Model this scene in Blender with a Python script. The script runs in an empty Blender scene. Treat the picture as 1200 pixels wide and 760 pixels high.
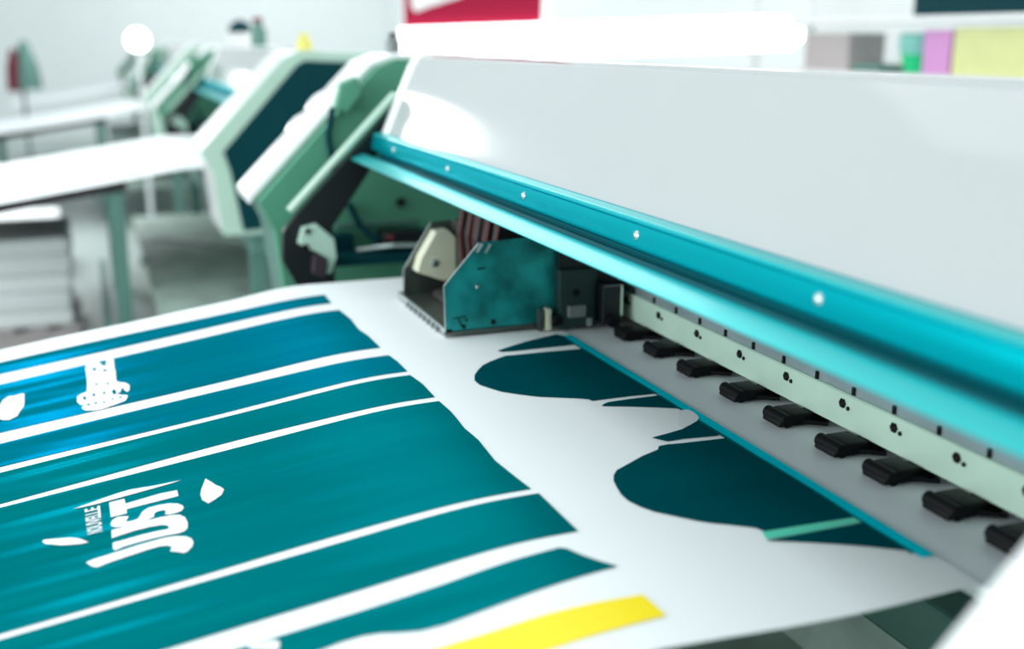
import bpy, bmesh, math, random
from mathutils import Vector, Matrix
from mathutils.geometry import delaunay_2d_cdt
random.seed(7)
PI = math.pi
sc = bpy.context.scene
COL = sc.collection

# ------------------------------------------------------------ camera
PZ = 0.95                       # height of the printing surface above the floor
HC = 0.60                       # camera height above the printing surface
FPX = 1320.0                    # focal length in pixels of a 1200 px wide frame
pitch = math.atan((380 - 47) / FPX)
yaw = math.radians(20.285)
fh = Vector((-math.cos(yaw), math.sin(yaw), 0))
c_r = Vector((math.sin(yaw), math.cos(yaw), 0))
c_f = fh * math.cos(pitch) - Vector((0, 0, 1)) * math.sin(pitch)
c_u = fh * math.sin(pitch) + Vector((0, 0, 1)) * math.cos(pitch)
cam_d = bpy.data.cameras.new('camera')
cam = bpy.data.objects.new('camera', cam_d)
COL.objects.link(cam)
M4 = Matrix((c_r, c_u, -c_f)).transposed().to_4x4()
M4.translation = Vector((0, 0, PZ + HC))
cam.matrix_world = M4
cam_d.sensor_width = 36
cam_d.lens = FPX * 36 / 1200
cam_d.clip_end = 200
cam_d.dof.use_dof = True
cam_d.dof.focus_distance = 1.85
cam_d.dof.aperture_fstop = 1.6
cam_d.dof.aperture_blades = 0
sc.camera = cam

# ------------------------------------------------------------ world, lights, exposure
w = bpy.data.worlds.new('world'); sc.world = w; w.use_nodes = True
w.node_tree.nodes['Background'].inputs[0].default_value = (0.86, 0.97, 1.0, 1)
w.node_tree.nodes['Background'].inputs[1].default_value = 0.70
sc.view_settings.view_transform = 'Standard'
sc.view_settings.look = 'None'
sc.view_settings.gamma = 1
sc.view_settings.use_curve_mapping = False
sc.view_settings.exposure = 0.27

def area(name, loc, target, sx, sy, power, col=(1, 1, 1), spread=180):
    l = bpy.data.lights.new(name, 'AREA'); l.shape = 'RECTANGLE'; l.size = sx; l.size_y = sy
    l.energy = power; l.color = col; l.spread = math.radians(spread)
    o = bpy.data.objects.new(name, l); COL.objects.link(o)
    o.location = loc
    d = Vector(target) - Vector(loc)
    o.rotation_euler = d.to_track_quat('-Z', 'Y').to_euler()
    return o
area('front_fill_light', (-1.6, -4.2, 1.95), (-1.5, 0.8, 0.95), 6.0, 2.0, 165, (0.97, 1.0, 1.0))  # added fill, no window known here; lifts the platen under the beam
area('ceiling_light', (-1.8, -0.6, 3.6), (-1.8, 0.0, 0.9), 5.0, 1.4, 32, (0.97, 1.0, 1.0))
area('ceiling_light', (-9.0, 1.4, 3.6), (-9.0, 0.6, 0.9), 8.0, 1.6, 75, (0.97, 1.0, 1.0))
area('ceiling_light', (-6.0, 3.0, 3.6), (-6.0, 3.0, 0.0), 12.0, 1.2, 50, (0.97, 1.0, 1.0))
area('ceiling_light', (-15.0, 2.6, 3.9), (-15.0, 2.6, 0.0), 7.0, 3.0, 120, (0.97, 1.0, 1.0))
l = area('round_lamp', (-10.07, -1.08, 2.25), (-2.85, 0.76, 1.33), 0.9, 0.9, 60); l.data.shape = 'DISK'

# ------------------------------------------------------------ helpers
def lin(r, g, b):
    f = lambda c: (c / 255 / 12.92) if c / 255 <= 0.04045 else ((c / 255 + 0.055) / 1.055) ** 2.4
    return (f(r), f(g), f(b), 1)

def mat(name, col, rough=0.5, metal=0.0, spec=0.5, vary=0.06, scale=6.0, bump=0.0, bscale=60, coat=0.0, coat_rough=0.1,
        emit=None, estr=0.0, stretch=(1, 1, 1), tint=None):
    m = bpy.data.materials.new(name); m.use_nodes = True
    nt = m.node_tree; b = nt.nodes['Principled BSDF']
    b.inputs['Roughness'].default_value = rough
    b.inputs['Metallic'].default_value = metal
    b.inputs['Specular IOR Level'].default_value = spec
    b.inputs['Coat Weight'].default_value = coat
    b.inputs['Coat Roughness'].default_value = coat_rough
    tc = nt.nodes.new('ShaderNodeTexCoord'); mp = nt.nodes.new('ShaderNodeMapping')
    mp.inputs['Scale'].default_value = stretch
    nt.links.new(tc.outputs['Object'], mp.inputs[0])
    n = nt.nodes.new('ShaderNodeTexNoise'); n.inputs['Scale'].default_value = scale; n.inputs['Detail'].default_value = 4
    nt.links.new(mp.outputs[0], n.inputs['Vector'])
    r = nt.nodes.new('ShaderNodeValToRGB')
    r.color_ramp.elements[0].position = 0.3; r.color_ramp.elements[1].position = 0.7
    r.color_ramp.elements[0].color = tuple(c * (1 - vary) for c in col[:3]) + (1,)
    r.color_ramp.elements[1].color = tuple(min(1, c * (1 + vary)) for c in col[:3]) + (1,)
    nt.links.new(n.outputs['Fac'], r.inputs[0]); nt.links.new(r.outputs[0], b.inputs['Base Color'])
    if bump:
        n2 = nt.nodes.new('ShaderNodeTexNoise'); n2.inputs['Scale'].default_value = bscale
        nt.links.new(mp.outputs[0], n2.inputs['Vector'])
        bp = nt.nodes.new('ShaderNodeBump'); bp.inputs['Strength'].default_value = bump; bp.inputs['Distance'].default_value = 0.002
        nt.links.new(n2.outputs['Fac'], bp.inputs['Height']); nt.links.new(bp.outputs[0], b.inputs['Normal'])
    if tint: b.inputs['Specular Tint'].default_value = tint
    if emit:
        b.inputs['Emission Color'].default_value = emit; b.inputs['Emission Strength'].default_value = estr
    return m

class MB:
    """collects shapes (world coordinates, z measured from the floor) for ONE mesh object"""
    def __init__(s): s.bm = bmesh.new()
    def box(s, x0, x1, y0, y1, z0, z1, bev=0.0):
        return s.prism([(y0, z0), (y1, z0), (y1, z1), (y0, z1)], x0, x1, bev)
    def prism(s, prof, x0, x1, bev=0.0, seg=2):
        """profile in (y, z) extruded along x"""
        a = [s.bm.verts.new((x0, y, z)) for y, z in prof]
        b = [s.bm.verts.new((x1, y, z)) for y, z in prof]
        n = len(prof); fs = [s.bm.faces.new(a[::-1]), s.bm.faces.new(b)]
        for i in range(n):
            fs.append(s.bm.faces.new((a[i], a[(i + 1) % n], b[(i + 1) % n], b[i])))
        bmesh.ops.recalc_face_normals(s.bm, faces=fs)
        if bev:
            es = list({e for f in fs for e in f.edges})
            bmesh.ops.bevel(s.bm, geom=es, offset=bev, segments=seg, profile=0.5, affect='EDGES')
        return s
    def tube(s, p, q, r, seg=16, r2=None, rings=None):
        p = Vector(p); q = Vector(q); d = (q - p)
        res = bmesh.ops.create_cone(s.bm, cap_ends=True, segments=seg, radius1=r, radius2=r if r2 is None else r2, depth=d.length)
        m = Matrix.Translation((p + q) / 2) @ d.to_track_quat('Z', 'Y').to_matrix().to_4x4()
        bmesh.ops.transform(s.bm, matrix=m, verts=res['verts'])
        return s
    def lathe(s, loc, prof, seg=24, axis=(0, 0, 1)):
        """prof = [(radius, height)...] round the given axis"""
        q = Vector(axis).to_track_quat('Z', 'Y').to_matrix().to_4x4(); M = Matrix.Translation(loc) @ q
        rings = []
        for r, h in prof:
            rings.append([s.bm.verts.new(M @ Vector((max(r, 1e-5) * math.cos(2 * PI * k / seg), max(r, 1e-5) * math.sin(2 * PI * k / seg), h))) for k in range(seg)])
        for a, b in zip(rings, rings[1:]):
            for k in range(seg):
                s.bm.faces.new((a[k], a[(k + 1) % seg], b[(k + 1) % seg], b[k]))
        s.bm.faces.new(rings[0][::-1]); s.bm.faces.new(rings[-1])
        return s
    def path(s, pts, r, seg=10):
        for a, b in zip(pts, pts[1:]): s.tube(a, b, r, seg)
        return s
    def build(s, name, m, parent=None, smooth=False, root=None):
        base = Vector((0, 0, 0))
        rt = parent
        while rt is not None and rt.parent is not None: rt = rt.parent
        if rt is not None: base = rt.location.copy()
        if root is not None: base = Vector(root)
        bmesh.ops.translate(s.bm, verts=s.bm.verts, vec=-base)
        me = bpy.data.meshes.new(name)
        if smooth:
            for f in s.bm.faces: f.smooth = True
        s.bm.to_mesh(me); s.bm.free()
        me.materials.append(m)
        o = bpy.data.objects.new(name, me); COL.objects.link(o)
        if parent is not None: o.parent = parent
        elif root is not None: o.location = root
        if smooth:
            for e in me.edges: pass
            try: me.set_sharp_from_angle(angle=math.radians(35))
            except Exception: pass
        return o

def tag(o, label=None, cat=None, group=None, kind=None):
    if label: o['label'] = label
    if cat: o['category'] = cat
    if group: o['group'] = group
    if kind: o['kind'] = kind
    return o
def empty(name, loc, label=None, cat=None, group=None):
    o = bpy.data.objects.new(name, None); COL.objects.link(o); o.location = loc; o.empty_display_size = 0.1
    return tag(o, label, cat, group)
def copy_at(src, dx, parent):
    c = src.copy(); COL.objects.link(c); c.parent = parent; c.location = src.location + Vector(dx); return c
def Z(prof): return [(y, z + PZ) for y, z in prof]

# ------------------------------------------------------------ materials
M = dict(
 wall=mat('white_wall', lin(243, 246, 246), 0.8, vary=0.015, scale=1.5),
 floor=mat('pale_floor', lin(176, 188, 184), 0.35, vary=0.08, scale=1.2, bump=0.1, bscale=30),
 hood=mat('pale_grey_hood', lin(176, 180, 181), 0.09, vary=0.012, scale=3, spec=0.25),
 white=mat('white_enamel', lin(238, 240, 241), 0.3, vary=0.01, scale=3, coat=0.3),
 teal=mat('turquoise_anodised_metal', lin(0, 176, 188), 0.27, metal=0.7, vary=0.06, scale=3, stretch=(0.3, 4, 4), spec=0.1, tint=lin(60, 215, 225)),
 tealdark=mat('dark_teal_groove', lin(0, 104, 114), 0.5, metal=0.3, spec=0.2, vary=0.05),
 lip=mat('pale_turquoise_metal', lin(40, 190, 192), 0.34, metal=0.5, vary=0.07, scale=2, stretch=(0.4, 4, 4), coat=0.3),
 rail=mat('pale_green_grey_rail', lin(196, 226, 210), 0.38, metal=0.25, vary=0.06, scale=9),
 railgrey=mat('grey_slotted_steel', lin(150, 168, 172), 0.4, metal=0.5, vary=0.08, scale=12),
 platen=mat('grey_platen', lin(226, 233, 236), 0.42, vary=0.03, scale=8),
 black=mat('black_rubber', lin(5, 8, 10), 0.6, spec=0.2, vary=0.15, scale=30, bump=0.2),
 blackpl=mat('black_plastic', lin(6, 16, 20), 0.4, vary=0.1),
 darkteal=mat('dark_teal_panel', lin(0, 56, 62), 0.5, spec=0.12, vary=0.06, scale=3),
 green=mat('green_painted_metal', lin(80, 150, 122), 0.5, vary=0.1, scale=4),
 mint=mat('pale_mint_edge', lin(178, 208, 192), 0.5, vary=0.04),
 mintpart=mat('mint_plastic', lin(186, 220, 204), 0.45, vary=0.06, scale=20),
 steel=mat('brushed_steel', lin(190, 200, 200), 0.28, metal=0.9, vary=0.08, scale=25),
 plate=mat('worn_teal_steel_plate', lin(30, 148, 148), 0.3, metal=0.6, vary=0.55, scale=14),
 smoke=mat('grey_smoked_steel', lin(92, 100, 96), 0.3, metal=0.7, vary=0.2, scale=9),
 cream=mat('cream_plastic', lin(206, 208, 184), 0.5, vary=0.05, scale=8),
 red=mat('dark_red_ribbon', lin(70, 20, 22), 0.55, vary=0.1),
 brown=mat('dark_brown_block', lin(40, 34, 36), 0.5, vary=0.15, scale=10),
 purple=mat('dark_purple_plastic', lin(52, 42, 52), 0.5, vary=0.1),
 paper=mat('white_print_fabric', lin(237, 242, 243), 0.6, vary=0.008, scale=4, spec=0.3, bump=0.03, bscale=250),
 inkw=mat('white_unprinted_lettering', lin(228, 234, 235), 0.6, vary=0.005, spec=0.2),
 ink=mat('teal_ink', lin(0, 112, 117), 0.33, metal=0.38, vary=0.10, scale=2.2, stretch=(3.0, 0.25, 1), spec=0.0, tint=lin(0, 180, 200)),
 inkblue=mat('blue_teal_ink', lin(0, 114, 128), 0.33, metal=0.38, vary=0.10, scale=2.2, stretch=(3.0, 0.25, 1), spec=0.0, tint=lin(0, 172, 212)),
 inkd=mat('shaded_wet_teal_ink', lin(0, 78, 86), 0.35, vary=0.08, scale=3, stretch=(3.0, 0.3, 1), spec=0.0, metal=0.2, tint=lin(0, 150, 180)),  # wet teal ink darkened, shade of the beam put into the colour
 cyan=mat('cyan_ink_highlight', lin(0, 214, 232), 0.3, metal=0.3, vary=0.25, scale=5, stretch=(0.4, 16, 1), spec=0.0, tint=lin(0, 200, 235)),
 mintink=mat('mint_green_ink', lin(90, 222, 190), 0.4, vary=0.04),
 yellow=mat('yellow_ink', lin(250, 226, 0), 0.5, vary=0.01),
 crimson=mat('crimson_board', lin(150, 8, 50), 0.7, vary=0.02, spec=0.05),
 glow=mat('glowing_white', (1, 1, 1, 1), 0.5, emit=(1, 1, 1, 1), estr=3.0),
 bulb=mat('glowing_globe', (1, 1, 1, 1), 0.5, emit=(1, 1, 1, 1), estr=4.0),
 paleteal=mat('pale_teal_plastic', lin(130, 200, 190), 0.5), emerald=mat('emerald_plastic', lin(10, 200, 130), 0.5),
 pink=mat('orchid_pink_card', lin(214, 150, 208), 0.5), lemon=mat('pale_yellow_card', lin(222, 226, 160), 0.5),
 taupe=mat('taupe_card', lin(186, 178, 178), 0.6), yel=mat('yellow_plastic', lin(222, 216, 110), 0.5),
 grey=mat('mid_grey_metal', lin(120, 128, 128), 0.4, metal=0.3), maroon=mat('maroon_cloth', lin(120, 40, 62), 0.8),
 darkgrey=mat('dark_grey_green_box', lin(36, 58, 58), 0.4, metal=0.4, vary=0.2, scale=20),
 traymetal=mat('grey_green_tray', lin(158, 178, 168), 0.5, vary=0.25, scale=6),
 leg=mat('grey_green_stand', lin(96, 138, 128), 0.4, metal=0.3, vary=0.05), cyanpl=mat('bright_cyan_plastic', lin(0, 150, 176), 0.35),
)

# ------------------------------------------------------------ setting
def struct(name, mb, m): return tag(mb.build(name, m), kind='structure')
struct('floor', MB().box(-20, 3, -6, 5, -0.1, 0), M['floor'])
struct('wall_far', MB().box(-20.2, -20, -6, 5, 0, 4.2), M['wall'])
struct('wall_back', MB().box(-20.2, 3, 5, 5.2, 0, 4.2), M['wall'])

# ------------------------------------------------------------ the printer
def zs(x, y):
    """height of the hanging print above the printing surface"""
    t = (0.45 - y) / 0.035
    sp = t if t > 30 else math.log(1 + math.exp(t))
    z = -0.150 * 0.035 * sp
    k = min(1, max(0, (0.50 - y) / 0.35)); k = k * k * (3 - 2 * k)
    z += k * (0.0018 * math.sin(2 * PI * (x + 0.05 * y) / 0.105 + 1.2 * math.sin(3 * x + 2 * y)) +
              0.0012 * math.sin(2 * PI * (x - 0.07 * y) / 0.061 + 1.3 * math.sin(5 * x)) +
              0.0016 * math.sin(2 * PI * (x + 0.02 * y) / 0.27 + 0.5))
    return z
def print_surface(name, f, x0, x1, y0, y1, nx, ny, m, root=None, parent=None, wob=0.006, th=0.0012, far_wob=0.01):
    mb = MB(); bm = mb.bm; g = []; h = []
    for i in range(nx + 1):
        u = i / nx; ra = []; rb = []
        for j in range(ny + 1):
            v = j / ny; y = y0 + (y1 - y0) * v
            xa = x0 + far_wob * (math.sin(y * 9) * 0.6 + math.sin(y * 23 + 1) * 0.4) * (1 if y < 0.5 else 0.4)
            xb = x1 + wob * math.sin(y * 11)
            x = xa + (xb - xa) * u
            z = f(x, y) + PZ
            ra.append(bm.verts.new((x, y, z))); rb.append(bm.verts.new((x, y, z - th)))
        g.append(ra); h.append(rb)
    for i in range(nx):
        for j in range(ny):
            bm.faces.new((g[i][j], g[i + 1][j], g[i + 1][j + 1], g[i][j + 1]))
            bm.faces.new((h[i][j], h[i][j + 1], h[i + 1][j + 1], h[i + 1][j]))
    for i in range(nx):
        bm.faces.new((g[i][0], h[i][0], h[i + 1][0], g[i + 1][0])); bm.faces.new((g[i][ny], g[i + 1][ny], h[i + 1][ny], h[i][ny]))
    for j in range(ny):
        bm.faces.new((g[0][j], g[0][j + 1], h[0][j + 1], h[0][j])); bm.faces.new((g[nx][j], h[nx][j], h[nx][j + 1], g[nx][j + 1]))
    return mb.build(name, m, parent, smooth=True, root=root)

BLOCK = [(1.30, -0.22), (0.50, -0.22), (0.47, 0.06), (0.425, 0.145), (0.795, 0.53), (0.86, 0.555), (1.30, 0.54)]

def printer(loc, label, group, full=True):
    P = empty('large_format_printer', loc, label, 'printer', group)
    # hood
    hp = [(0.752, 0.345), (0.764, 0.366), (0.768, 0.378), (0.806, 0.464), (0.836, 0.532), (0.850, 0.554), (0.870, 0.560), (0.95, 0.558), (1.3, 0.530),
          (1.3, 0.515), (0.95, 0.543), (0.872, 0.545), (0.862, 0.541), (0.850, 0.526), (0.780, 0.372), (0.776, 0.350)]
    hood = MB().prism(Z(hp), -3.02, -0.53).build('hood', M['hood'], P, smooth=True)
    hp2 = [(0.748, 0.346), (0.762, 0.378), (0.800, 0.466), (0.831, 0.536), (0.846, 0.560), (0.870, 0.567), (0.95, 0.564), (1.3, 0.536), (1.3, 0.50), (0.9, 0.50), (0.80, 0.35)]
    tag(MB().prism(Z(hp2), -3.075, -3.015, 0.006, 3).build('hood_end_trim', M['white'], P, smooth=True), 'white rounded end trim of the hood')
    # beam: a folded turquoise profile
    bp = [(0.735, 0.349), (0.748, 0.352), (0.80, 0.352), (1.06, 0.352), (1.06, 0.315), (0.78, 0.315), (0.775, 0.297), (0.752, 0.297), (0.741, 0.301), (0.731, 0.3045), (0.728, 0.312), (0.734, 0.340), (0.730, 0.344)]
    x0, x1 = -3.10, -0.53
    beam = MB().prism(Z(bp), x0, x1).build('beam', M['teal'], P, smooth=True)
    tag(MB().prism(Z([(0.7325, 0.3435), (0.7325, 0.3500), (0.7495, 0.3530), (0.7505, 0.3465)]), x0 + 0.02, x1, 0.001).build('edge_strip', M['lip'], beam), 'pale strip painting the light caught on the rounded top edge of the beam')  # light on the rounded top edge, painted as a pale strip
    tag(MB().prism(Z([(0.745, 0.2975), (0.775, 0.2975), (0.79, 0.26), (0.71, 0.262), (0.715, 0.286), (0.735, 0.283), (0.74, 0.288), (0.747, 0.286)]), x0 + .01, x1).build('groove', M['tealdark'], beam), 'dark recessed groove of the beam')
    lp = [(0.716, 0.2885), (0.712, 0.2925), (0.706, 0.2945), (0.698, 0.2930), (0.688, 0.2895), (0.674, 0.2840), (0.669, 0.2805), (0.672, 0.2775), (0.69, 0.276), (0.78, 0.264), (0.78, 0.268), (0.716, 0.281)]
    MB().prism(Z(lp), x0, x1).build('lip', M['lip'], beam, smooth=True)
    # hidden structure behind the lip: dark channel and rear web
    tag(MB().prism(Z([(0.78, 0.265), (1.10, 0.235), (1.10, 0.315), (0.78, 0.315)]), x0, x1).build('dark_soffit', M['blackpl'], beam), 'black underside of the beam')
    # rivets along the beam face
    if full:
        r0 = None
        for k, xr in enumerate((-2.86, -2.385, -1.915, -1.455, -1.010, -0.60)):
            if r0 is None:
                r0 = MB().lathe((xr, 0.7315, 0.325 + PZ), [(0.0075, 0), (0.0075, 0.0015), (0.005, 0.004), (0.0, 0.005)], 14, (0, -1, 0.12)).build('rivet', M['steel'], beam, smooth=True)
                rx = xr
            else: copy_at(r0, (xr - rx, 0, 0), beam)
    # rail
    rail = MB().prism(Z([(1.0545, 0.019), (1.0545, 0.071), (1.0565, 0.0735), (1.10, 0.0735), (1.10, 0.019)]), x0, x1).build('rail', M['rail'], P)
    sr = MB().prism(Z([(1.062, 0.0735), (1.062, 0.24), (1.10, 0.24), (1.10, 0.0735)]), x0, x1).build('slotted_strip', M['railgrey'], rail)
    if full:
        h0 = s0 = None
        for xr in (-0.72, -0.862, -1.004, -1.128, -1.257, -1.378, -1.531, -1.678, -1.832, -1.989, -2.14, -2.60, -2.75, -2.90):
            if h0 is None:
                h0 = MB().lathe((xr, 1.0545, 0.0565 + PZ), [(0.0080, -0.002), (0.0080, 0.002), (0.006, 0.0035), (0.001, 0.002)], 6, (0, -1, 0)).build('hex_screw', M['black'], rail)
                n0 = MB().lathe((xr + 0.014, 1.0545, 0.0520 + PZ), [(0.0036, -0.001), (0.0036, 0.002), (0.001, 0.0025)], 8, (0, -1, 0)).build('pin', M['black'], rail)
                hx = xr
            else:
                copy_at(h0, (xr - hx, 0, 0), rail); copy_at(n0, (xr - hx, 0, 0), rail)
        for k in range(24):
            xr = -0.795 - 0.0945 * k
            if s0 is None:
                s0 = MB().box(xr - 0.0032, xr + 0.0032, 1.0585, 1.063, PZ + 0.070, PZ + 0.086, 0.001).build('slot', M['black'], rail); sx = xr
            else: copy_at(s0, (xr - sx, 0, 0), rail)
    # platen, tray
    pl = MB().prism(Z([(0.908, -0.002), (1.05, -0.001), (1.30, -0.001), (1.30, -0.03), (0.92, -0.03), (0.908, -0.012)]), -3.28, -0.545).build('platen', M['platen'], P)
    MB().prism(Z([(0.906, -0.005), (0.46, -0.006), (0.20, -0.045), (-0.18, -0.102), (-0.18, -0.112), (0.20, -0.055), (0.46, -0.030), (0.906, -0.030)]), -2.74, -1.03).build('front_tray', M['leg'], P)
    # pinch rollers
    p0 = None
    for xr in (-0.974, -0.862, -0.740, -0.618, -1.088, -1.214, -1.329, -1.472, -1.610, -1.766, -1.905, -2.04, -2.30, -2.44, -2.58, -2.72, -2.86):
        if p0 is None:
            mb = MB().prism([(0.988, PZ + 0.0005), (1.050, PZ + 0.0005), (1.050, PZ + 0.021), (1.010, PZ + 0.021), (0.990, PZ + 0.012)], xr - 0.026, xr + 0.026, 0.004, 2)
            mb.tube((xr - 0.029, 1.002, PZ + 0.011), (xr + 0.029, 1.002, PZ + 0.011), 0.0105, 16)
            p0 = mb.build('pinch_roller', M['black'], P, smooth=True); px0 = xr
            a0 = MB().box(xr - 0.012, xr + 0.024, 1.046, 1.16, PZ + 0.001, PZ + 0.017, 0.002).build('arm', M['black'], p0)
            b0 = MB().tube((xr + 0.024, 1.034, PZ + 0.006), (xr + 0.046, 1.066, PZ + 0.006), 0.004, 8).build('spring_pin', M['black'], p0)
        else:
            c = copy_at(p0, (xr - px0, 0, 0), P)
            for q in (a0, b0):
                d = q.copy(); COL.objects.link(d); d.parent = c
    MB().box(-3.30, -0.53, 1.20, 1.30, PZ + 0.0005, PZ + 0.50, 0.0).build('rear_light_shield', M['darkteal'], P)  # added plate, keeps light from leaking in behind the rail
    MB().box(-3.38, -0.28, 0.22, 1.27, PZ - 0.62, PZ - 0.60, 0.004).build('lower_tray', M['traymetal'], P)
    MB().box(-3.38, -0.28, 1.27, 1.29, PZ - 0.62, PZ - 0.03, 0.003).build('rear_panel', M['traymetal'], P)
    MB().path([(-2.4, 0.30, PZ - 0.585), (-1.3, 1.10, PZ - 0.585)], 0.012).build('support_rod', M['steel'], P)
    # left end housing
    MB().prism(Z([(1.29, -0.21), (0.51, -0.21), (0.478, 0.055), (0.437, 0.145), (0.80, 0.518), (0.86, 0.54), (1.29, 0.53)]), -3.60, -3.36, 0.01, 2).build('left_end_housing', M['leg'], P)
    MB().prism(Z([(0.418, 0.130), (0.410, 0.160), (0.785, 0.538), (0.86, 0.562), (1.30, 0.550), (1.30, 0.535), (0.86, 0.541), (0.80, 0.520), (0.439, 0.150)]), -3.60, -3.35, 0.008, 3).build('housing_cover', M['white'], P, smooth=True)
    bl2 = [(1.28, -0.20), (0.51, -0.20), (0.482, 0.058), (0.440, 0.145), (0.80, 0.520), (0.86, 0.545), (1.28, 0.53)]
    gp = MB().prism(Z(bl2), -3.36, -3.30).build('green_side_wall', M['green'], P)
    arm = MB().prism(Z([(0.815, 0.435), (0.514, 0.130), (0.476, 0.085), (0.470, 0.003), (0.511, -0.078), (0.616, -0.074), (0.615, 0.091), (0.72, 0.235), (0.76, 0.31)]), -3.145, -3.115, 0.003).build('black_side_arm', M['blackpl'], P)
    a, b = Vector((0.810, 0.452)), Vector((0.500, 0.138)); n = Vector((-0.707, 0.707)) * 0.011
    MB().prism(Z([(a.x, a.y), (b.x, b.y), (b.x + n.x, b.y + n.y), (a.x + n.x, a.y + n.y)]), -3.15, -3.10, 0.002).build('edge_strip', M['mint'], arm)
    # parts in the left bay
    br = MB().prism(Z([(0.512, 0.054), (0.525, 0.098), (0.565, 0.106), (0.613, 0.062), (0.618, 0.008), (0.600, -0.037), (0.585, -0.036), (0.594, 0.005), (0.559, 0.029)]), -3.112, -3.09, 0.003).build('mint_bracket', M['mintpart'], arm)
    MB().prism(Z([(0.552, 0.022), (0.590, 0.004), (0.578, -0.044), (0.545, -0.03)]), -3.108, -3.07, 0.003).build('sensor_block', M['purple'], arm)
    for yy, zz in ((0.54, 0.088), (0.532, 0.045)):
        MB().tube((-3.092, yy, PZ + zz), (-3.084, yy, PZ + zz), 0.008, 12).build('bolt', M['black'], arm)
    MB().prism(Z([(0.66, 0.41), (0.68, 0.48), (0.73, 0.50), (0.745, 0.45), (0.70, 0.395)]), -3.30, -3.25, 0.008).build('cable_clip', M['green'], gp)
    MB().path([(-3.28, 0.66, PZ + 0.41), (-3.285, 0.645, PZ + 0.33), (-3.288, 0.66, PZ + 0.22)], 0.009).build('cable', M['darkteal'], gp)
    MB().path([(-3.285, 0.70, PZ + 0.13), (-3.28, 0.73, PZ + 0.06), (-3.25, 0.78, PZ + 0.02)], 0.010).build('cable', M['darkteal'], gp)
    MB().box(-3.30, -3.24, 0.63, 0.70, PZ - 0.02, PZ + 0.045, 0.006).build('drain_box', M['darkteal'], gp)
    MB().box(-3.29, -3.20, 0.78, 0.92, PZ + 0.0, PZ + 0.05, 0.008).build('drive_block', M['blackpl'], gp)
    MB().tube((-3.20, 0.80, PZ + 0.038), (-3.185, 0.80, PZ + 0.038), 0.008, 12).build('red_button', M['maroon'], gp)
    MB().path([(-3.2, 0.70, PZ + 0.006), (-3.16, 0.80, PZ + 0.020), (-3.13, 0.90, PZ + 0.022)], 0.007).build('metal_rod', M['steel'], gp)
    MB().box(-3.28, -3.15, 0.62, 0.90, PZ - 0.03, PZ - 0.004).build('bay_floor', M['darkteal'], gp)
    MB().tube((-3.30, 0.86, PZ + 0.125), (-3.29, 0.86, PZ + 0.125), 0.014, 12).build('bolt', M['blackpl'], gp)
    MB().box(-3.30, -3.285, 0.66, 0.90, PZ + 0.060, PZ + 0.073, 0.003).build('cross_strip', M['leg'], gp)
    for yy, zz in ((0.603, 0.362), (0.667, 0.428)):
        MB().lathe((-3.54, yy, PZ + zz - 0.02), [(0.045, -0.02), (0.045, 0.005), (0.038, 0.018), (0.02, 0.024), (0.0, 0.025)], 20, (0, -0.7, 0.7)).build('round_button', M['white'], P, smooth=True)
    # right end housing: white slanted front, green edge, dark teal side
    MB().prism(Z(BLOCK), -0.53, -0.07, 0.012, 3).build('right_end_housing', M['white'], P)
    MB().prism(Z([(y, z) for y, z in BLOCK]), -0.07, -0.04, 0.004).build('green_edge_frame', M['mint'], P)
    inn = [(1.25, -0.17), (0.585, -0.20), (0.545, 0.06), (0.52, 0.14), (0.845, 0.495), (0.88, 0.515), (1.25, 0.50)]
    MB().prism(Z(inn), -0.045, -0.034).build('dark_side_panel', M['darkteal'], P)
    # stand: crossbars and legs
    MB().box(-3.5, -0.1, 0.62, 0.70, PZ - 0.32, PZ - 0.22, 0.01).build('stand_beam', M['leg'], P)
    MB().box(-3.5, -0.1, 1.12, 1.20, PZ - 0.32, PZ - 0.22, 0.01).build('stand_beam', M['leg'], P)
    for xx in (-3.42, -0.22):
        for yy in (0.66, 1.16):
            MB().box(xx - 0.035, xx + 0.035, yy - 0.035, yy + 0.035, 0.04, PZ - 0.22, 0.006).build('leg', M['leg'], P)
        MB().box(xx - 0.04, xx + 0.04, 0.25, 1.35, 0.0, 0.06, 0.01).build('foot_rail', M['leg'], P)
    if full:
        carriage(P)
    return P

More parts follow.
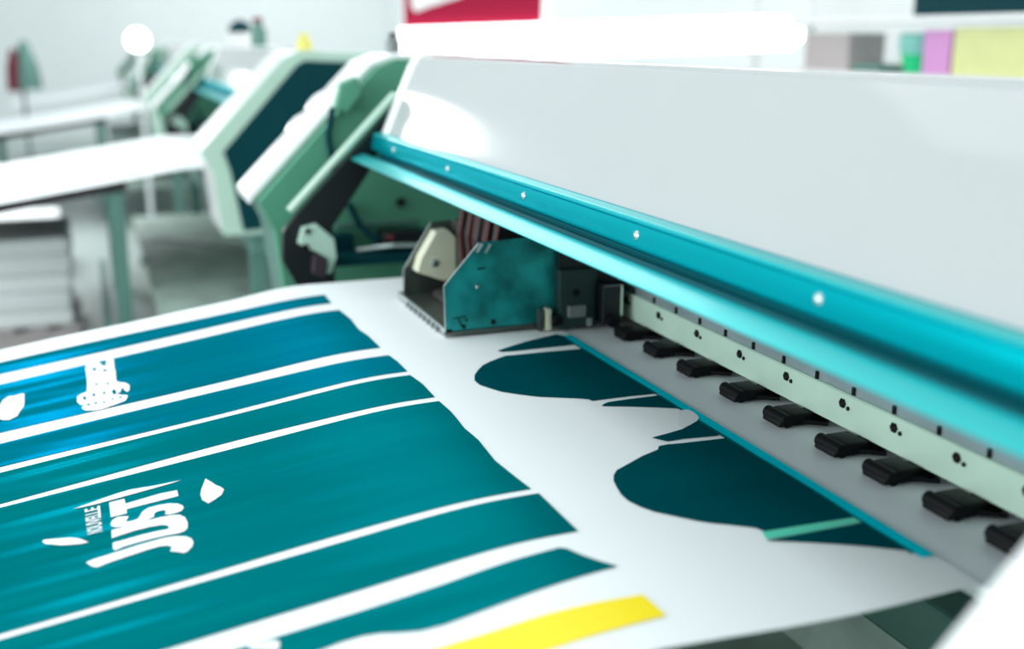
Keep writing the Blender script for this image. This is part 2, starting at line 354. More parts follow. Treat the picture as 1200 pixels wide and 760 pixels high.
def carriage(P):
    xa, xb = -2.17, -2.556
    prof = [(0.655, 0.008), (0.653, 0.111), (0.731, 0.197), (0.90, 0.203), (0.99, 0.203), (0.99, 0.012)]
    c = MB().prism(Z([(0.90, 0.03), (0.90, 0.235), (1.04, 0.235), (1.04, 0.03)]), xb + 0.004, xa + 0.02).build('carriage', M['blackpl'], P)
    f = tag(MB().prism(Z(prof[:4] + [(0.90, 0.012)]), xa - 0.003, xa, 0.0008).build('side_plate', M['plate'], c), 'teal steel side plate nearest the viewer')
    prof2 = [(0.668, 0.010), (0.670, 0.072), (0.739, 0.180), (0.90, 0.190), (0.90, 0.010)]
    tag(MB().prism(Z(prof2), xb - 0.003, xb, 0.0008).build('side_plate', M['smoke'], c), 'smoky grey side plate at the far end')
    # bright cut edges of the plates
    def edge(p, q, x, r=0.0016, nm='bright_edge', mm='steel'):
        MB().tube((x, p[0], PZ + p[1]), (x, q[0], PZ + q[1]), r, 8).build(nm, M[mm], c)
    edge((0.653, 0.111), (0.729, 0.195), xa); edge((0.655, 0.010), (0.653, 0.111), xa)
    edge((0.670, 0.072), (0.739, 0.180), xb); edge((0.668, 0.010), (0.670, 0.072), xb)
    MB().prism(Z([(0.652, 0.007), (0.652, 0.013), (0.90, 0.015), (0.90, 0.008)]), xa - 0.004, xa + 0.006, 0.001).build('bottom_flange', M['smoke'], c)
    # base tray between the plates
    MB().prism(Z([(0.658, 0.008), (0.656, 0.018), (0.668, 0.018), (0.67, 0.013), (0.90, 0.013), (0.90, 0.008)]), xb, xa).build('base_tray', M['smoke'], c)
    MB().prism(Z([(0.6545, 0.006), (0.6535, 0.0195), (0.6575, 0.0195), (0.6580, 0.006)]), xb, xa, 0.0006).build('front_edge_bar', M['steel'], c)
    t0 = None
    for k in range(8):
        x = -2.46 + 0.034 * k
        if t0 is None:
            t0 = MB().prism(Z([(0.648, 0.003), (0.6535, 0.003), (0.6535, 0.014), (0.651, 0.014)]), x - 0.003, x + 0.003).build('comb_tooth', M['grey'], c); tx = x
        else: copy_at(t0, (x - tx, 0, 0), c)
    # cream print head cover near the far plate
    MB().prism(Z([(0.690, 0.072), (0.700, 0.105), (0.737, 0.165), (0.768, 0.168), (0.785, 0.150), (0.785, 0.052), (0.755, 0.047)]), xb + 0.004, xb + 0.05, 0.002).build('head_cover', M['cream'], c)
    MB().lathe((xb + 0.05, 0.732, PZ + 0.092), [(0.009, 0), (0.009, 0.003), (0.0, 0.006)], 12, (1, 0, 0)).build('screw', M['steel'], c, smooth=True)
    MB().prism(Z([(0.786, 0.04), (0.786, 0.19), (0.80, 0.17), (0.835, 0.135), (0.84, 0.02), (0.80, 0.02)]), xb + 0.004, xb + 0.07, 0.002).build('inner_cover', M['smoke'], c)
    MB().prism(Z([(0.72, 0.014), (0.725, 0.03), (0.86, 0.055), (0.86, 0.014)]), xb + 0.06, xa - 0.03, 0.004).build('print_head', M['brown'], c)
    MB().prism(Z([(0.80, 0.13), (0.79, 0.19), (0.80, 0.245), (0.90, 0.25), (0.90, 0.06), (0.85, 0.06)]), xb + 0.075, xa - 0.10, 0.003).build('head_housing', M['brown'], c)
    # ink ribbons
    for k in range(9):
        x = -2.45 + 0.030 * k
        y = 0.785 + 0.006 * (k % 2)
        MB().path([(x, y, PZ + 0.10), (x, y - 0.006, PZ + 0.17), (x + 0.004, y + 0.006, PZ + 0.245)], 0.0055 if k % 3 else 0.008, 8).build('ink_tube', M['red'] if k % 3 != 1 else M['brown'], c, smooth=True)
    # two clips on the near plate, holes and stud
    for y, z in ((0.730, 0.186), (0.7475, 0.184)):
        MB().prism(Z([(y - 0.008, z - 0.008), (y - 0.004, z - 0.010), (y + 0.008, z + 0.008), (y + 0.004, z + 0.010)]), xa - 0.006, xa + 0.008, 0.001).build('clip', M['steel'], c)
    for y, z, r, mm in ((0.725, 0.104, 0.004, 'steel'), (0.760, 0.026, 0.0055, 'black'), (0.695, 0.022, 0.004, 'black'), (0.70, 0.035, 0.003, 'black')):
        MB().lathe((xa, y, PZ + z), [(r, 0), (r, 0.002), (r * 0.4, 0.0035)], 12, (1, 0, 0)).build('screw' if mm == 'steel' else 'hole_plug', M[mm], c)
    MB().prism(Z([(0.725, 0.140), (0.725, 0.143), (0.742, 0.144), (0.742, 0.141)]), xa, xa + 0.002).build('slot', M['black'], c)
    MB().prism(Z([(0.672, 0.040), (0.672, 0.0415), (0.70, 0.0435), (0.70, 0.042)]), xa, xa + 0.0015).build('scratch', M['black'], c)
    MB().path([(xa + 0.001, 0.683, PZ + 0.040), (xa + 0.001, 0.689, PZ + 0.024), (xa + 0.001, 0.697, PZ + 0.016)], 0.0014, 6).build('scratch', M['black'], c)
    # right hand brackets, wheels and switches
    X = -2.14
    MB().box(X - 0.02, X, 0.869, 0.880, PZ + 0.004, PZ + 0.050, 0.001).build('bright_bracket', M['cream'], c)
    MB().box(X - 0.02, X - 0.003, 0.853, 0.862, PZ + 0.004, PZ + 0.050, 0.001).build('bracket', M['smoke'], c)
    MB().box(X - 0.03, X + 0.002, 0.897, 0.983, PZ + 0.006, PZ + 0.133, 0.003).build('rear_box', M['darkgrey'], c)
    MB().lathe((X, 0.893, PZ + 0.026), [(0.012, -0.01), (0.012, 0.006), (0.008, 0.008)], 16, (1, 0, 0)).build('guide_wheel', M['black'], c)
    MB().box(X, X + 0.012, 0.915, 0.955, PZ + 0.030, PZ + 0.055, 0.002).build('latch', M['grey'], c)
    MB().lathe((X, 0.935, PZ + 0.082), [(0.008, 0), (0.008, 0.004), (0.004, 0.005)], 12, (1, 0, 0)).build('screw', M['black'], c)
    q = MB().box(X - 0.02, X + 0.03, 0.985, 1.030, PZ + 0.014, PZ + 0.100, 0.003).build('switch_box', M['blackpl'], c)
    MB().box(X + 0.03, X + 0.034, 1.026, 1.030, PZ + 0.03, PZ + 0.098, 0.001).build('bright_edge', M['rail'], c)
    MB().box(X + 0.03, X + 0.033, 0.988, 1.028, PZ + 0.096, PZ + 0.099, 0.001).build('bright_edge', M['grey'], c)
    MB().lathe((X + 0.03, 1.005, PZ + 0.022), [(0.014, 0), (0.014, 0.012), (0.008, 0.014)], 16, (1, 0, 0)).build('guide_wheel', M['black'], c)
    MB().box(X + 0.002, X + 0.012, 0.958, 0.970, PZ + 0.008, PZ + 0.026, 0.002).build('white_tab', M['steel'], c)
    MB().box(X + 0.036, X + 0.05, 1.015, 1.036, PZ + 0.002, PZ + 0.012, 0.002).build('metal_foot', M['steel'], c)

own = printer((-2.0, 0.9, 0), 'nearest wide-format printer with open carriage, turquoise beam and pale grey hood', 'row of wide-format printers')

# ------------------------------------------------------------ the printed fabric
sheet = print_surface('print_fabric', zs, -2.80, -0.912, -0.75, 0.908, 300, 100, M['paper'], root=(-1.9, 0.2, PZ))
tag(sheet, 'white fabric sheet with teal stripe print running out of the nearest printer', 'fabric')

CAM = Vector((0, 0, HC))
def on_sheet(px, py):
    """point (x, y) of the sheet where the photograph shows pixel (px, py)"""
    d = c_f * FPX + c_r * (px - 600) + c_u * (380 - py)
    h = 0.0
    for _ in range(12):
        t = (h - HC) / d.z; p = CAM + d * t
        h = 0.6 * h + 0.4 * (-0.150 * 0.035 * (math.log(1 + math.exp(min(30, (0.45 - p.y) / 0.035))) if (0.45 - p.y) / 0.035 < 30 else (0.45 - p.y) / 0.035))
    return (p.x, p.y)
def decal(name, poly, m, label=None, lift=0.0011, step=0.025, holes=(), sub=0.02, parent=None):
    """flat print: the outline filled with triangles that follow the sheet"""
    def dense(pl):
        out = []
        for a, b in zip(pl, pl[1:] + pl[:1]):
            L = math.hypot(a[0] - b[0], a[1] - b[1]); n = max(1, int(L / sub))
            for k in range(n): out.append((a[0] + (b[0] - a[0]) * k / n, a[1] + (b[1] - a[1]) * k / n))
        return out
    pl = dense(poly); verts = [Vector(p) for p in pl]; nb = len(pl)
    x0 = min(p[0] for p in pl); x1 = max(p[0] for p in pl); y0 = min(p[1] for p in pl); y1 = max(p[1] for p in pl)
    def inside(x, y):
        r = False
        for (ax, ay), (bx, by) in zip(pl, pl[1:] + pl[:1]):
            if (ay > y) != (by > y) and x < (bx - ax) * (y - ay) / (by - ay) + ax: r = not r
        return r
    if step:
        nx = int((x1 - x0) / step); ny = int((y1 - y0) / (step * 2.2)) if step > 0.01 else int((y1 - y0) / step)
        for i in range(1, nx):
            for j in range(1, ny):
                x = x0 + (x1 - x0) * i / nx; y = y0 + (y1 - y0) * j / ny
                if inside(x, y): verts.append(Vector((x, y)))
    r = delaunay_2d_cdt(verts, [], [list(range(nb))], 1, 1e-6)
    vs, _, fs = r[0], r[1], r[2]
    base = sheet.location
    me = bpy.data.meshes.new(name)
    me.from_pydata([(v.x - base.x, v.y - base.y, zs(v.x, v.y) + lift + PZ - base.z) for v in vs], [], [list(f) for f in fs])
    me.update()
    bm = bmesh.new(); bm.from_mesh(me)
    for f in bm.faces:
        if f.normal.z < 0: f.normal_flip()
        f.smooth = True
    bm.to_mesh(me); bm.free()
    me.materials.append(m)
    o = bpy.data.objects.new(name, me); COL.objects.link(o); o.parent = parent or sheet
    if label: o['label'] = label
    return o

B = [on_sheet(*q) for q in [(380, 345), (388, 355), (397, 363), (411, 374), (420, 386), (432, 394), (445, 407), (455, 416), (466, 424), (477, 435), (481, 440), (495, 450), (509, 465), (513, 469), (530, 484),
     (545, 503), (560, 515), (580, 540), (600, 556), (622, 573), (630, 577), (655, 601), (678, 623)]]
def edge_y(x):
    for a, b in zip(B, B[1:]):
        if (a[0] - x) * (b[0] - x) <= 0 and a[0] != b[0]: return a[1] + (b[1] - a[1]) * (x - a[0]) / (b[0] - a[0])
    return B[0][1] if x < B[0][0] else B[-1][1]
def band(x0, x1, m, label):
    xs = [x0 + (x1 - x0) * k / 14 for k in range(15)]
    return decal('printed_panel', [(x0, -0.74)] + [(x, edge_y(x)) for x in xs] + [(x1, -0.74)], m, label, step=0.0115)
band(-2.668, -2.572, M['inkblue'], 'narrow blue-teal printed stripe along the far edge of the sheet')
band(-2.499, -2.145, M['inkblue'], 'teal printed panel with the small ornate white logo')
band(-2.084, -1.963, M['inkblue'], 'narrow teal printed stripe beyond the middle of the sheet')
band(-1.938, -1.795, M['ink'], 'narrow teal printed stripe next to the widest panel')
e_panel = band(-1.770, -1.352, M['ink'], 'widest teal printed panel with the large white lettering')
band(-1.334, -1.203, M['ink'], 'teal printed stripe between two white lines near the viewer')
pg = [(-1.164, -0.74)] + [on_sheet(*q) for q in [(427, 714), (520, 684), (600, 657), (640, 646), (655, 642), (664, 643), (680, 650), (700, 657), (724, 664), (700, 670), (660, 682), (613, 698), (560, 718), (520, 733), (492, 740), (470, 741), (445, 741), (425, 744), (400, 751), (380, 759)]] + [(-1.06, -0.74)]
decal('printed_panel', pg, M['ink'], 'teal printed stripe with a wavy lower edge beside the yellow bar', step=0.0115)
py_ = [(-1.026, -0.74), on_sheet(580, 740), on_sheet(637, 721), on_sheet(700, 706), on_sheet(753, 697), on_sheet(766, 708), on_sheet(781, 722), on_sheet(720, 738), on_sheet(650, 759), (-0.972, -0.74)]
decal('printed_bar', py_, M['yellow'], 'bright yellow printed bar near the closest edge', step=0.0115)

def P(pts, s=1.0, ox=0, oy=0): return [on_sheet(ox + x / s, oy + y / s) for x, y in pts]
# dark shapes on the flat part beside the platen
decal('printed_shape', P([(583, 411), (600, 405.5), (618, 400), (634, 396), (652, 392), (672, 396), (679, 403), (660, 405.5), (630, 408.5), (604, 411.5), (588, 412.5)]), M['inkd'], 'small dark teal wedge under the carriage', step=0)
decal('printed_shape', P([(593, 417), (605, 416), (640, 412.5), (682, 409), (700, 418), (735, 440), (771, 461), (740, 464), (700, 469), (694, 470), (690, 468), (679, 467), (655, 466), (631, 465), (610, 462.5), (587, 459), (574, 455), (562, 451), (556, 446), (556, 440), (560, 434), (566, 428), (574, 424), (584, 420)]), M['inkd'], 'dark teal rounded shape nearest the carriage', step=0)
decal('printed_shape', P([(705, 476), (708, 473.5), (713, 471.5), (740, 467.5), (778, 463), (795, 474), (805, 480), (790, 478.5), (770, 477.5), (740, 476.5)]), M['inkd'], 'thin dark teal wedge between two white points', step=0)
decal('printed_shape', P([(764, 513), (783, 508), (800, 503), (810, 498), (819, 491), (848, 508), (838, 511), (800, 514.5), (782, 517.5), (772, 515)]), M['inkd'], 'short dark teal wedge below the white lobe', step=0)
decal('printed_shape', P([(772, 523), (782, 521), (800, 519.5), (853, 513.5), (900, 541), (960, 576), (1014, 606), (960, 613), (895, 623), (890, 620.5), (884, 618.5), (870, 617), (853, 615), (836, 613.5), (819, 611), (800, 607), (767, 600), (750, 594), (736, 587), (728, 580), (723, 572), (719, 564), (719, 557), (723, 551), (736, 544), (752, 535), (771, 527)]), M['inkd'], 'largest dark teal rounded shape beside the platen', step=0)
decal('printed_shape', P([(897, 634), (930, 628), (980, 619), (1022, 611), (1060, 632), (1092, 650.5), (1061, 645.5), (1020, 641), (983, 638), (950, 636), (923, 634.8)]), M['inkd'], 'long dark teal wedge nearest the sheet corner', step=0)
decal('printed_line', P([(893, 624), (955, 614), (1014, 605), (1022, 610), (980, 618.5), (930, 627.5), (898, 632.5)]), M['mintink'], 'mint green printed line across the dark shape', step=0, lift=0.0014)
def strip_poly(x0, x1, ya, yb, n=24):
    xs = [x0 + (x1 - x0) * k / n for k in range(n + 1)]
    return [(x, ya + 0.0015 * math.sin(x * 14)) for x in xs] + [(x, yb) for x in reversed(xs)]
decal('sheet_edge_strip', strip_poly(-2.10, -1.003, 0.884, 0.889), M['ink'], 'thin teal line along the platen', step=0, lift=0.0015)
decal('sheet_edge_strip', strip_poly(-2.10, -0.99, 0.889, 0.9075), M['cyan'], 'bright cyan fresh print with the bend highlight painted in, along the platen', step=0, lift=0.0015)  # fresh print and the highlight of the bend, painted as one cyan strip
decal('white_mark', P([(806, 480.5), (812, 483), (817, 487), (819, 490), (817, 494), (810, 498), (800, 503), (795, 500), (795, 482)]), M['inkw'], 'tip of the white lobe', step=0, lift=0.0018)

# lettering and leaves on the widest panel
def L(nm, pts, label=None, s=5.0, ox=40, oy=555, m='inkw', step=0.010, lift=0.0019):
    return decal(nm, P(pts, s, ox, oy), M[m], label, step=step, sub=0.010, lift=lift)
L('letter', [(304, 522), (345, 505), (420, 483), (520, 452), (620, 420), (700, 398), (770, 380), (830, 373), (890, 374), (922, 384), (934, 404), (925, 432), (902, 455), (880, 466), (795, 457), (806, 440), (806, 430), (785, 424), (740, 428), (660, 450), (560, 482), (450, 518), (385, 545), (365, 551), (335, 543)], 'white letter J')
L('letter', [(455, 352), (540, 328), (640, 300), (740, 275), (810, 261), (855, 258), (885, 266), (900, 285), (898, 315), (880, 340), (845, 353), (780, 362), (700, 378), (600, 405), (530, 427), (475, 453), (462, 440), (460, 404), (540, 382), (640, 354), (730, 332), (780, 322), (792, 314), (782, 307), (750, 308), (680, 322), (590, 345), (500, 372), (456, 386)], 'white letter U')
L('letter', [(556, 256), (540, 254), (490, 258), (460, 275), (448, 300), (455, 322), (480, 334), (530, 330), (600, 312), (670, 290), (705, 268), (705, 245), (722, 230), (760, 222), (772, 230), (772, 248), (764, 256), (790, 258), (830, 250), (865, 236), (878, 215), (870, 196), (840, 184), (790, 182), (730, 190), (670, 205), (635, 228), (620, 255), (610, 275), (575, 290), (548, 294), (540, 284), (548, 268)], 'white letter S')
L('letter', [(440, 178), (530, 156), (536, 178), (640, 148), (740, 120), (838, 99), (846, 128), (740, 156), (640, 182), (542, 208), (545, 237), (500, 248), (450, 260)], 'white letter T')
L('swoosh', [(228, 212), (300, 180), (390, 138), (480, 105), (560, 82), (640, 70), (720, 62), (800, 50), (860, 42), (800, 66), (740, 84), (660, 106), (560, 134), (450, 164), (360, 188), (300, 200)], 'white curved swoosh over the lettering')
L('leaf_mark', [(46, 396), (60, 386), (110, 383), (170, 384), (210, 388), (260, 400), (320, 414), (280, 424), (220, 433), (160, 440), (110, 436), (65, 423)], 'white leaf shape left of the lettering')
L('leaf_mark', [(1005, 38), (1040, 50), (1090, 75), (1113, 105), (1100, 135), (1060, 165), (1022, 190), (985, 165), (975, 130), (980, 85)], 'white petal shape right of the lettering')
# small word beside the big letters
def word(txt, p0, p1, p2, label):
    cu = bpy.data.curves.new('lettering', 'FONT'); cu.body = txt; cu.size = 1; cu.resolution_u = 3; cu.offset = 0.02
    to = bpy.data.objects.new('tmp', cu); COL.objects.link(to)
    bpy.context.view_layer.update()
    me = bpy.data.meshes.new_from_object(to.evaluated_get(bpy.context.evaluated_depsgraph_get()))
    bpy.data.objects.remove(to)
    xs = [v.co.x for v in me.vertices]; ys = [v.co.y for v in me.vertices]
    ax, bx, ay, by = min(xs), max(xs), min(ys), max(ys)
    for v in me.vertices:
        u = (v.co.x - ax) / (bx - ax); t = (v.co.y - ay) / (by - ay)
        px = p0[0] + u * (p1[0] - p0[0]) + t * (p2[0] - p0[0]); py = p0[1] + u * (p1[1] - p0[1]) + t * (p2[1] - p0[1])
        x, y = on_sheet(px, py)
        v.co = (x - sheet.location.x, y - sheet.location.y, zs(x, y) + 0.0021 + PZ - sheet.location.z)
    me.materials.clear(); me.materials.append(M['inkw'])
    o = bpy.data.objects.new('lettering', me); COL.objects.link(o); o.parent = sheet; o['label'] = label
word('NOUVELLE', (121, 626.5), (117.5, 594), (102.5, 631), 'small white word NOUVELLE')
# ornate logo: outline with small teal holes
L('ornate_logo', [(190, 215), (200, 180), (240, 155), (290, 140), (330, 142), (370, 165), (415, 190), (425, 120), (470, 100), (508, 115), (515, 200), (530, 270), (535, 350), (570, 362), (640, 368), (685, 400), (680, 440), (650, 455), (620, 440), (600, 425), (580, 460), (540, 475), (600, 485), (650, 500), (665, 540), (640, 575), (560, 605), (470, 640), (380, 675), (290, 690), (190, 688), (150, 665), (160, 630), (215, 620), (140, 600), (95, 570), (100, 530), (140, 490), (205, 460), (210, 400), (205, 300)], 'ornate white lettered logo', s=9.5, ox=80, oy=410)
for hx, hy, rr in [(290, 222, 14), (410, 235, 13), (312, 385, 9), (440, 380, 9), (510, 468, 14), (182, 540, 10), (285, 508, 9), (225, 617, 13), (305, 603, 11), (495, 560, 9), (582, 545, 10), (400, 485, 7), (400, 600, 7)]:
    L('printed_dot', [(hx + rr * math.cos(a * PI / 4) * 1.6, hy + rr * 1.25 * math.sin(a * PI / 4)) for a in range(8)], s=9.5, ox=80, oy=410, m='ink', step=0, lift=0.0026)
L('blob_logo', [(0, 520), (20, 490), (55, 470), (95, 465), (130, 455), (157, 452), (155, 500), (140, 545), (110, 580), (60, 602), (20, 605), (-30, 600), (-60, 560), (-40, 530)], 'small white leaf logo at the left edge', s=5.43, ox=0, oy=380)
L('small_logo', [(236, 300), (236, 285), (250, 270), (285, 265), (330, 262), (370, 252), (420, 244), (470, 242), (500, 255), (512, 275), (505, 300), (490, 330), (250, 330)], 'small white mark on the wavy stripe', s=7.5, ox=260, oy=720)

# ------------------------------------------------------------ neighbouring printers of the row (their detail is out of sight)
far = printer((-2.0, 0.9, 0), 'second printer of the row, dark teal side panel with pale green rim', 'row of wide-format printers', full=False)
D = -4.9
far.location.x += D
def copy_tree(o, parent=None):
    c = o.copy(); COL.objects.link(c); c.parent = parent
    for ch in list(o.children): copy_tree(ch, c)
    return c
for k, lb in ((2, 'third printer of the row, behind the white sloping sheet'), (3, 'fourth printer of the row, far down the hall'), ):
    c = copy_tree(far); c.location.x = -2.0 + D * k; c['label'] = lb
def zf(x, y):
    t = (0.45 - y) / 0.035
    return -0.15 * 0.035 * (t if t > 30 else math.log(1 + math.exp(t))) + 0.003 * math.sin(x * 9 + y * 5) * (1 if y < 0.4 else 0)
f2 = print_surface('print_fabric', zf, -2.80 + D, -0.912 + D + 0.12, -0.95, 0.908, 60, 40, M['paper'], root=(-1.9 + D, 0.2, PZ), far_wob=0.02)
tag(f2, 'blank white fabric sheet with a faint yellow bar on the second printer', 'fabric', 'fabric sheets on the far printers')
mb = MB(); bm = mb.bm
vs = []
for k in range(13):
    y = 0.44 - 0.45 * k / 12
    vs.append((bm.verts.new((-2.35 + D, y, zf(-2.35 + D, y) + PZ + 0.004)), bm.verts.new((-2.13 + D, y, zf(-2.13 + D, y) + PZ + 0.004))))
for a, b in zip(vs, vs[1:]): bm.faces.new((a[0], b[0], b[1], a[1]))
mb.build('printed_bar', mat('faded_yellow_ink', lin(250, 226, 130), 0.6, vary=0.02), f2)
for k, lb in ((2, 'blank white fabric sheet on the third printer'), (3, 'blank white fabric sheet on the fourth printer')):
    c = f2.copy(); COL.objects.link(c); c.location.x += D * (k - 1); c['label'] = lb
# folding tables that carry the far sheets
def stand_table(x0, label):
    t = empty('catch_table', (x0 - 1.0, -0.35, 0), label, 'table', 'catch tables under the far sheets')
    MB().prism([(0.14, PZ - 0.066), (-0.95, PZ - 0.235), (-0.95, PZ - 0.262), (0.14, PZ - 0.093)], x0 - 1.9, x0 + 0.02, 0.004).build('table_top', M['brown'], t)
    for xx in (x0 - 0.02, x0 - 1.80):
        for yy in (0.085, -0.85):
            MB().box(xx - 0.05, xx + 0.02, yy - 0.035, yy + 0.035, 0.0, PZ - 0.11 + 0.155 * (yy - 0.035 - 0.02) - 0.002, 0.004).build('leg', M['leg'], t)
    MB().box(x0 - 1.80, x0 - 0.05, -0.02, 0.02, 0.16, 0.20).build('cross_rail', M['leg'], t)
    return t
stand_table(-0.912 + D + 0.10, 'sloping catch table with grey-green legs under the second printer sheet')
stand_table(-0.912 + 2 * D + 0.10, 'sloping catch table under the third printer sheet')

# wrapped bundles stacked on a pallet below the second sheet
def bundle_stack(x, y, n, w_, d_, label, pal=True):
    z = 0.0
    if pal:
        p = empty('pallet', (x, y, 0), 'low pale pallet ' + label, 'pallet', 'pallets under the tables')
        for k in range(5): MB().box(x - d_ / 2, x + d_ / 2, y - w_ / 2 + k * w_ / 4.6, y - w_ / 2 + k * w_ / 4.6 + 0.09, 0.08, 0.10).build('plank', M['taupe'], p)
        for k in (-1, 0, 1): MB().box(x - 0.04 + k * d_ * 0.42, x + 0.04 + k * d_ * 0.42, y - w_ / 2, y + w_ / 2 - 0.02, 0.0, 0.08).build('bearer', M['taupe'], p)
        z = 0.10
    names = ['lowest', 'second', 'third', 'fourth', 'top']
    for k in range(n):
        h = 0.085 + 0.02 * (k % 2)
        dx = random.uniform(-0.02, 0.02); dy = random.uniform(-0.02, 0.02)
        b = MB().box(x - d_ / 2 + 0.03 + dx, x + d_ / 2 - 0.03 + dx, y - w_ / 2 + 0.03 + dy, y + w_ / 2 - 0.03 + dy, z, z + h, 0.02).build('fabric_bundle', M['white'] if k % 2 else M['wall'], None, smooth=True, root=(x, y, 0))
        tag(b, 'folded pale fabric bundle, %s of its stack %s' % (names[k], label), 'fabric bundle', 'fabric bundles stacked on pallets')
        z += h
bundle_stack(-6.55, -0.50, 5, 0.75, 0.8, 'near the left frame edge')
bundle_stack(-8.5, -0.52, 3, 0.6, 0.6, 'beside the table leg')

# ------------------------------------------------------------ background
# added glowing slab for a blown-out white band behind hoods; carries crimson board
t = empty('glow_slab', (-5.7, 2.25, 0), 'long added slab glowing for a blown-out white band behind the nearest hood', 'light')
def slab(pts, y0, y1, name, m, par):
    mb = MB(); bm = mb.bm
    f = [bm.verts.new((x, y0, PZ + z)) for x, z in pts]; k = [bm.verts.new((x, y1, PZ + z)) for x, z in pts]
    bm.faces.new(f); bm.faces.new(k[::-1])
    for i in range(len(pts)): bm.faces.new((f[i], k[i], k[(i + 1) % len(pts)], f[(i + 1) % len(pts)]))
    bmesh.ops.recalc_face_normals(bm, faces=bm.faces)
    return mb.build(name, m, par)
slab([(-8.3, 0.44), (-3.42, 0.566), (-3.36, 0.60), (-3.36, 0.640), (-3.42, 0.650), (-3.46, 0.684), (-8.3, 0.684)], 2.20, 2.30, 'glow_body', M['glow'], t)  # taper shapes in the hood's own highlight at the far end
slab([(-8.28, 0.445), (-3.43, 0.572), (-3.37, 0.605), (-3.37, 0.637), (-3.43, 0.648), (-3.465, 0.680), (-8.28, 0.680)], 2.185, 2.199, 'glow_face', M['glow'], t)
for xx, zt in ((-7.8, 0.46), (-6.2, 0.49)): MB().box(xx - 0.03, xx + 0.03, 2.22, 2.28, 0, PZ + zt).build('leg', M['white'], t)
s = empty('crimson_board', (-7.0, 2.25, PZ + 0.686), 'crimson board with a white wedge mark standing on the glowing slab', 'sign')
MB().box(-8.36, -5.61, 2.24, 2.26, PZ + 0.686, PZ + 1.35, 0.003).build('board', M['crimson'], s)
MB().box(-8.42, -8.36, 2.235, 2.265, PZ + 0.686, PZ + 1.37, 0.003).build('white_edge', M['white'], s)
MB().box(-5.61, -5.56, 2.235, 2.265, PZ + 0.686, PZ + 1.37, 0.003).build('white_edge', M['white'], s)
mb = MB(); bm = mb.bm
pts = [(-8.14, 1.00), (-8.12, 0.83), (-8.02, 0.795), (-7.7, 0.82), (-6.95, 0.862), (-6.8, 0.90), (-6.9, 1.00)]
fr = [bm.verts.new((x, 2.234, PZ + z)) for x, z in pts]; bk = [bm.verts.new((x, 2.241, PZ + z)) for x, z in pts]
bm.faces.new(fr); bm.faces.new(bk[::-1])
for i in range(len(pts)): bm.faces.new((fr[i], bk[i], bk[(i + 1) % len(pts)], fr[(i + 1) % len(pts)]))
mb.build('white_mark', M['white'], s)

# shelf along the back wall with coloured goods
sh = empty('storage_shelf', (-5.0, 4.2, 0), 'white storage shelf along the back wall behind the hood', 'shelf')
for z in (0.40, 0.69): MB().box(-6.4, -3.4, 4.0, 4.45, PZ + z, PZ + z + 0.03, 0.003).build('shelf_board', M['white'], sh)
for xx in (-6.4, -3.4):
    for yy in (4.02, 4.43): MB().box(xx - 0.02, xx + 0.02, yy - 0.02, yy + 0.02, 0, PZ + 1.0).build('post', M['white'], sh)
def card(name, x0, x1, z0, z1, m, lb, cat, y=4.05):
    o = MB().box(x0, x1, y, y + 0.25, PZ + z0, PZ + z1, 0.004).build(name, M[m], None, root=((x0 + x1) / 2, y, PZ + z0))
    return tag(o, lb, cat)
card('storage_box', -5.90, -5.48, 0.431, 0.64, 'taupe', 'taupe box on the back shelf, leftmost of the coloured goods', 'box')
card('storage_tray', -5.44, -5.20, 0.431, 0.47, 'leg', 'low dark green tray beside the taupe box on the shelf', 'tray')
g = empty('plastic_jar', (-5.0, 4.15, PZ + 0.431), 'pale teal jar with an emerald base on the back shelf', 'jar')
MB().lathe((-4.99, 4.15, PZ + 0.431), [(0.075, 0), (0.105, 0.09), (0.105, 0.095)], 20).build('jar_base', M['emerald'], g, smooth=True)
MB().lathe((-4.99, 4.15, PZ + 0.527), [(0.105, 0), (0.115, 0.04), (0.115, 0.10), (0.10, 0.11)], 20).build('jar_top', M['paleteal'], g, smooth=True)
card('storage_box', -4.86, -4.66, 0.431, 0.65, 'pink', 'orchid pink box on the back shelf between jar and yellow box', 'box')
card('storage_box', -4.64, -3.95, 0.431, 0.66, 'lemon', 'pale yellow box on the back shelf at the right frame edge', 'box')
card('storage_crate', -4.96, -3.8, 0.721, 0.90, 'darkteal', 'dark teal crate on the upper back shelf, top right', 'crate')

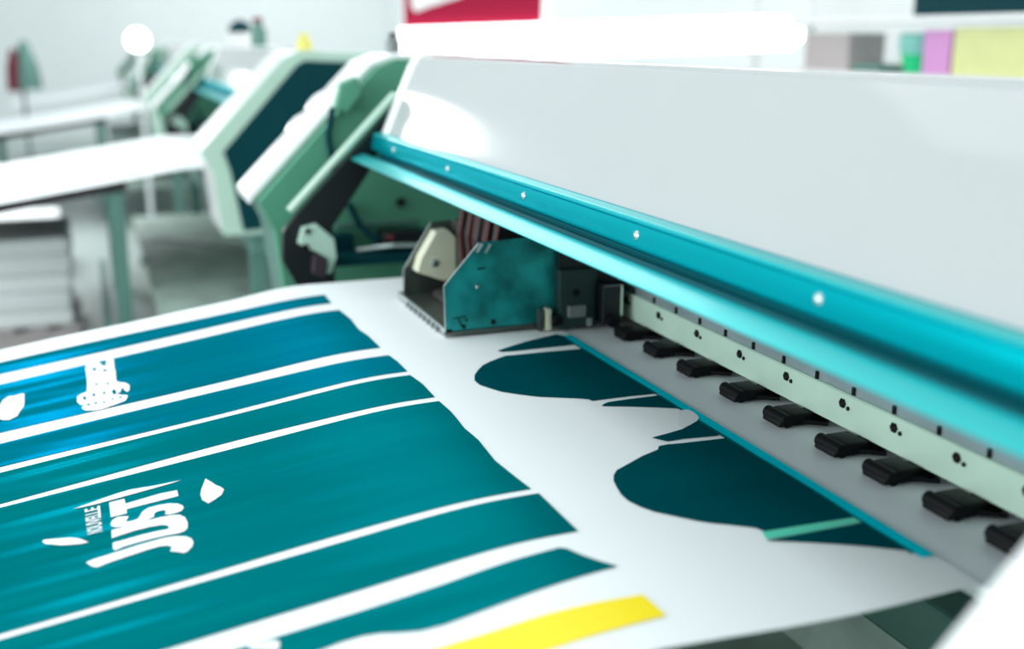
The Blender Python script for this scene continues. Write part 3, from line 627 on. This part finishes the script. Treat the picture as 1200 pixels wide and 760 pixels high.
# small things standing on the printers
def bottle(x, y, z, r, h, mb_, mc, lb, cat='bottle', name='ink_bottle'):
    e = empty(name, (x, y, z), lb, cat)
    MB().lathe((x, y, z), [(r, 0), (r, h * 0.55), (r * 0.45, h * 0.8), (r * 0.45, h * 0.82)], 20).build('body', M[mb_], e, smooth=True)
    MB().lathe((x, y, z + h * 0.82), [(r * 0.6, 0), (r * 0.6, h * 0.15), (r * 0.4, h * 0.18)], 20).build('cap', M[mc], e, smooth=True)
e = empty('ink_drum', (-7.8, 0.98, PZ + 0.562), 'white drum with a dark green domed lid on the second printer', 'drum')
MB().lathe((-7.8, 0.98, PZ + 0.562), [(0.08, 0), (0.085, 0.08), (0.08, 0.085)], 20).build('body', M['white'], e, smooth=True)
MB().lathe((-7.8, 0.98, PZ + 0.648), [(0.085, 0), (0.08, 0.03), (0.045, 0.07), (0.0, 0.085)], 20).build('lid', M['darkteal'], e, smooth=True)
bottle(-7.0, 0.98, PZ + 0.562, 0.05, 0.17, 'leg', 'maroon', 'small green bottle with a reddish cap on the second printer')
bottle(-5.2, 0.93, PZ + 0.556, 0.035, 0.075, 'yel', 'yel', 'squat yellow bottle on the second printer housing')
bottle(-3.46, 0.89, PZ + 0.5625, 0.022, 0.06, 'grey', 'purple', 'small grey bottle on the left housing of the nearest printer')
e = empty('globe_lamp', (-9.35, 0.395, 0), 'glowing round globe lamp standing behind the second printer', 'lamp')
MB().lathe((-9.35, 0.395, 0), [(0.12, 0), (0.12, 0.02), (0.02, 0.03), (0.015, 1.44), (0.015, 1.45)], 16).build('stand', M['white'], e, smooth=True)
sp = [(0.085 * math.sin(a * PI / 12), -0.085 * math.cos(a * PI / 12)) for a in range(13)]
MB().lathe((-9.35, 0.395, PZ + 0.60), sp, 24).build('globe', M['bulb'], e, smooth=True)
e = empty('draped_cloth', (-14.0, -0.67, 0), 'maroon and dark green cloth hung on a stand far down the hall', 'cloth')
MB().lathe((-14.0, -0.67, 0), [(0.2, 0), (0.2, 0.03), (0.02, 0.04), (0.02, 1.5)], 12).build('stand', M['grey'], e)
MB().lathe((-13.95, -0.62, 1.02), [(0.16, 0), (0.13, 0.25), (0.05, 0.5), (0.03, 0.52)], 12).build('green_cloth', M['leg'], e, smooth=True)
MB().lathe((-13.9, -0.74, 1.0), [(0.09, 0), (0.08, 0.25), (0.03, 0.45), (0.02, 0.46)], 12).build('maroon_cloth', M['maroon'], e, smooth=True)
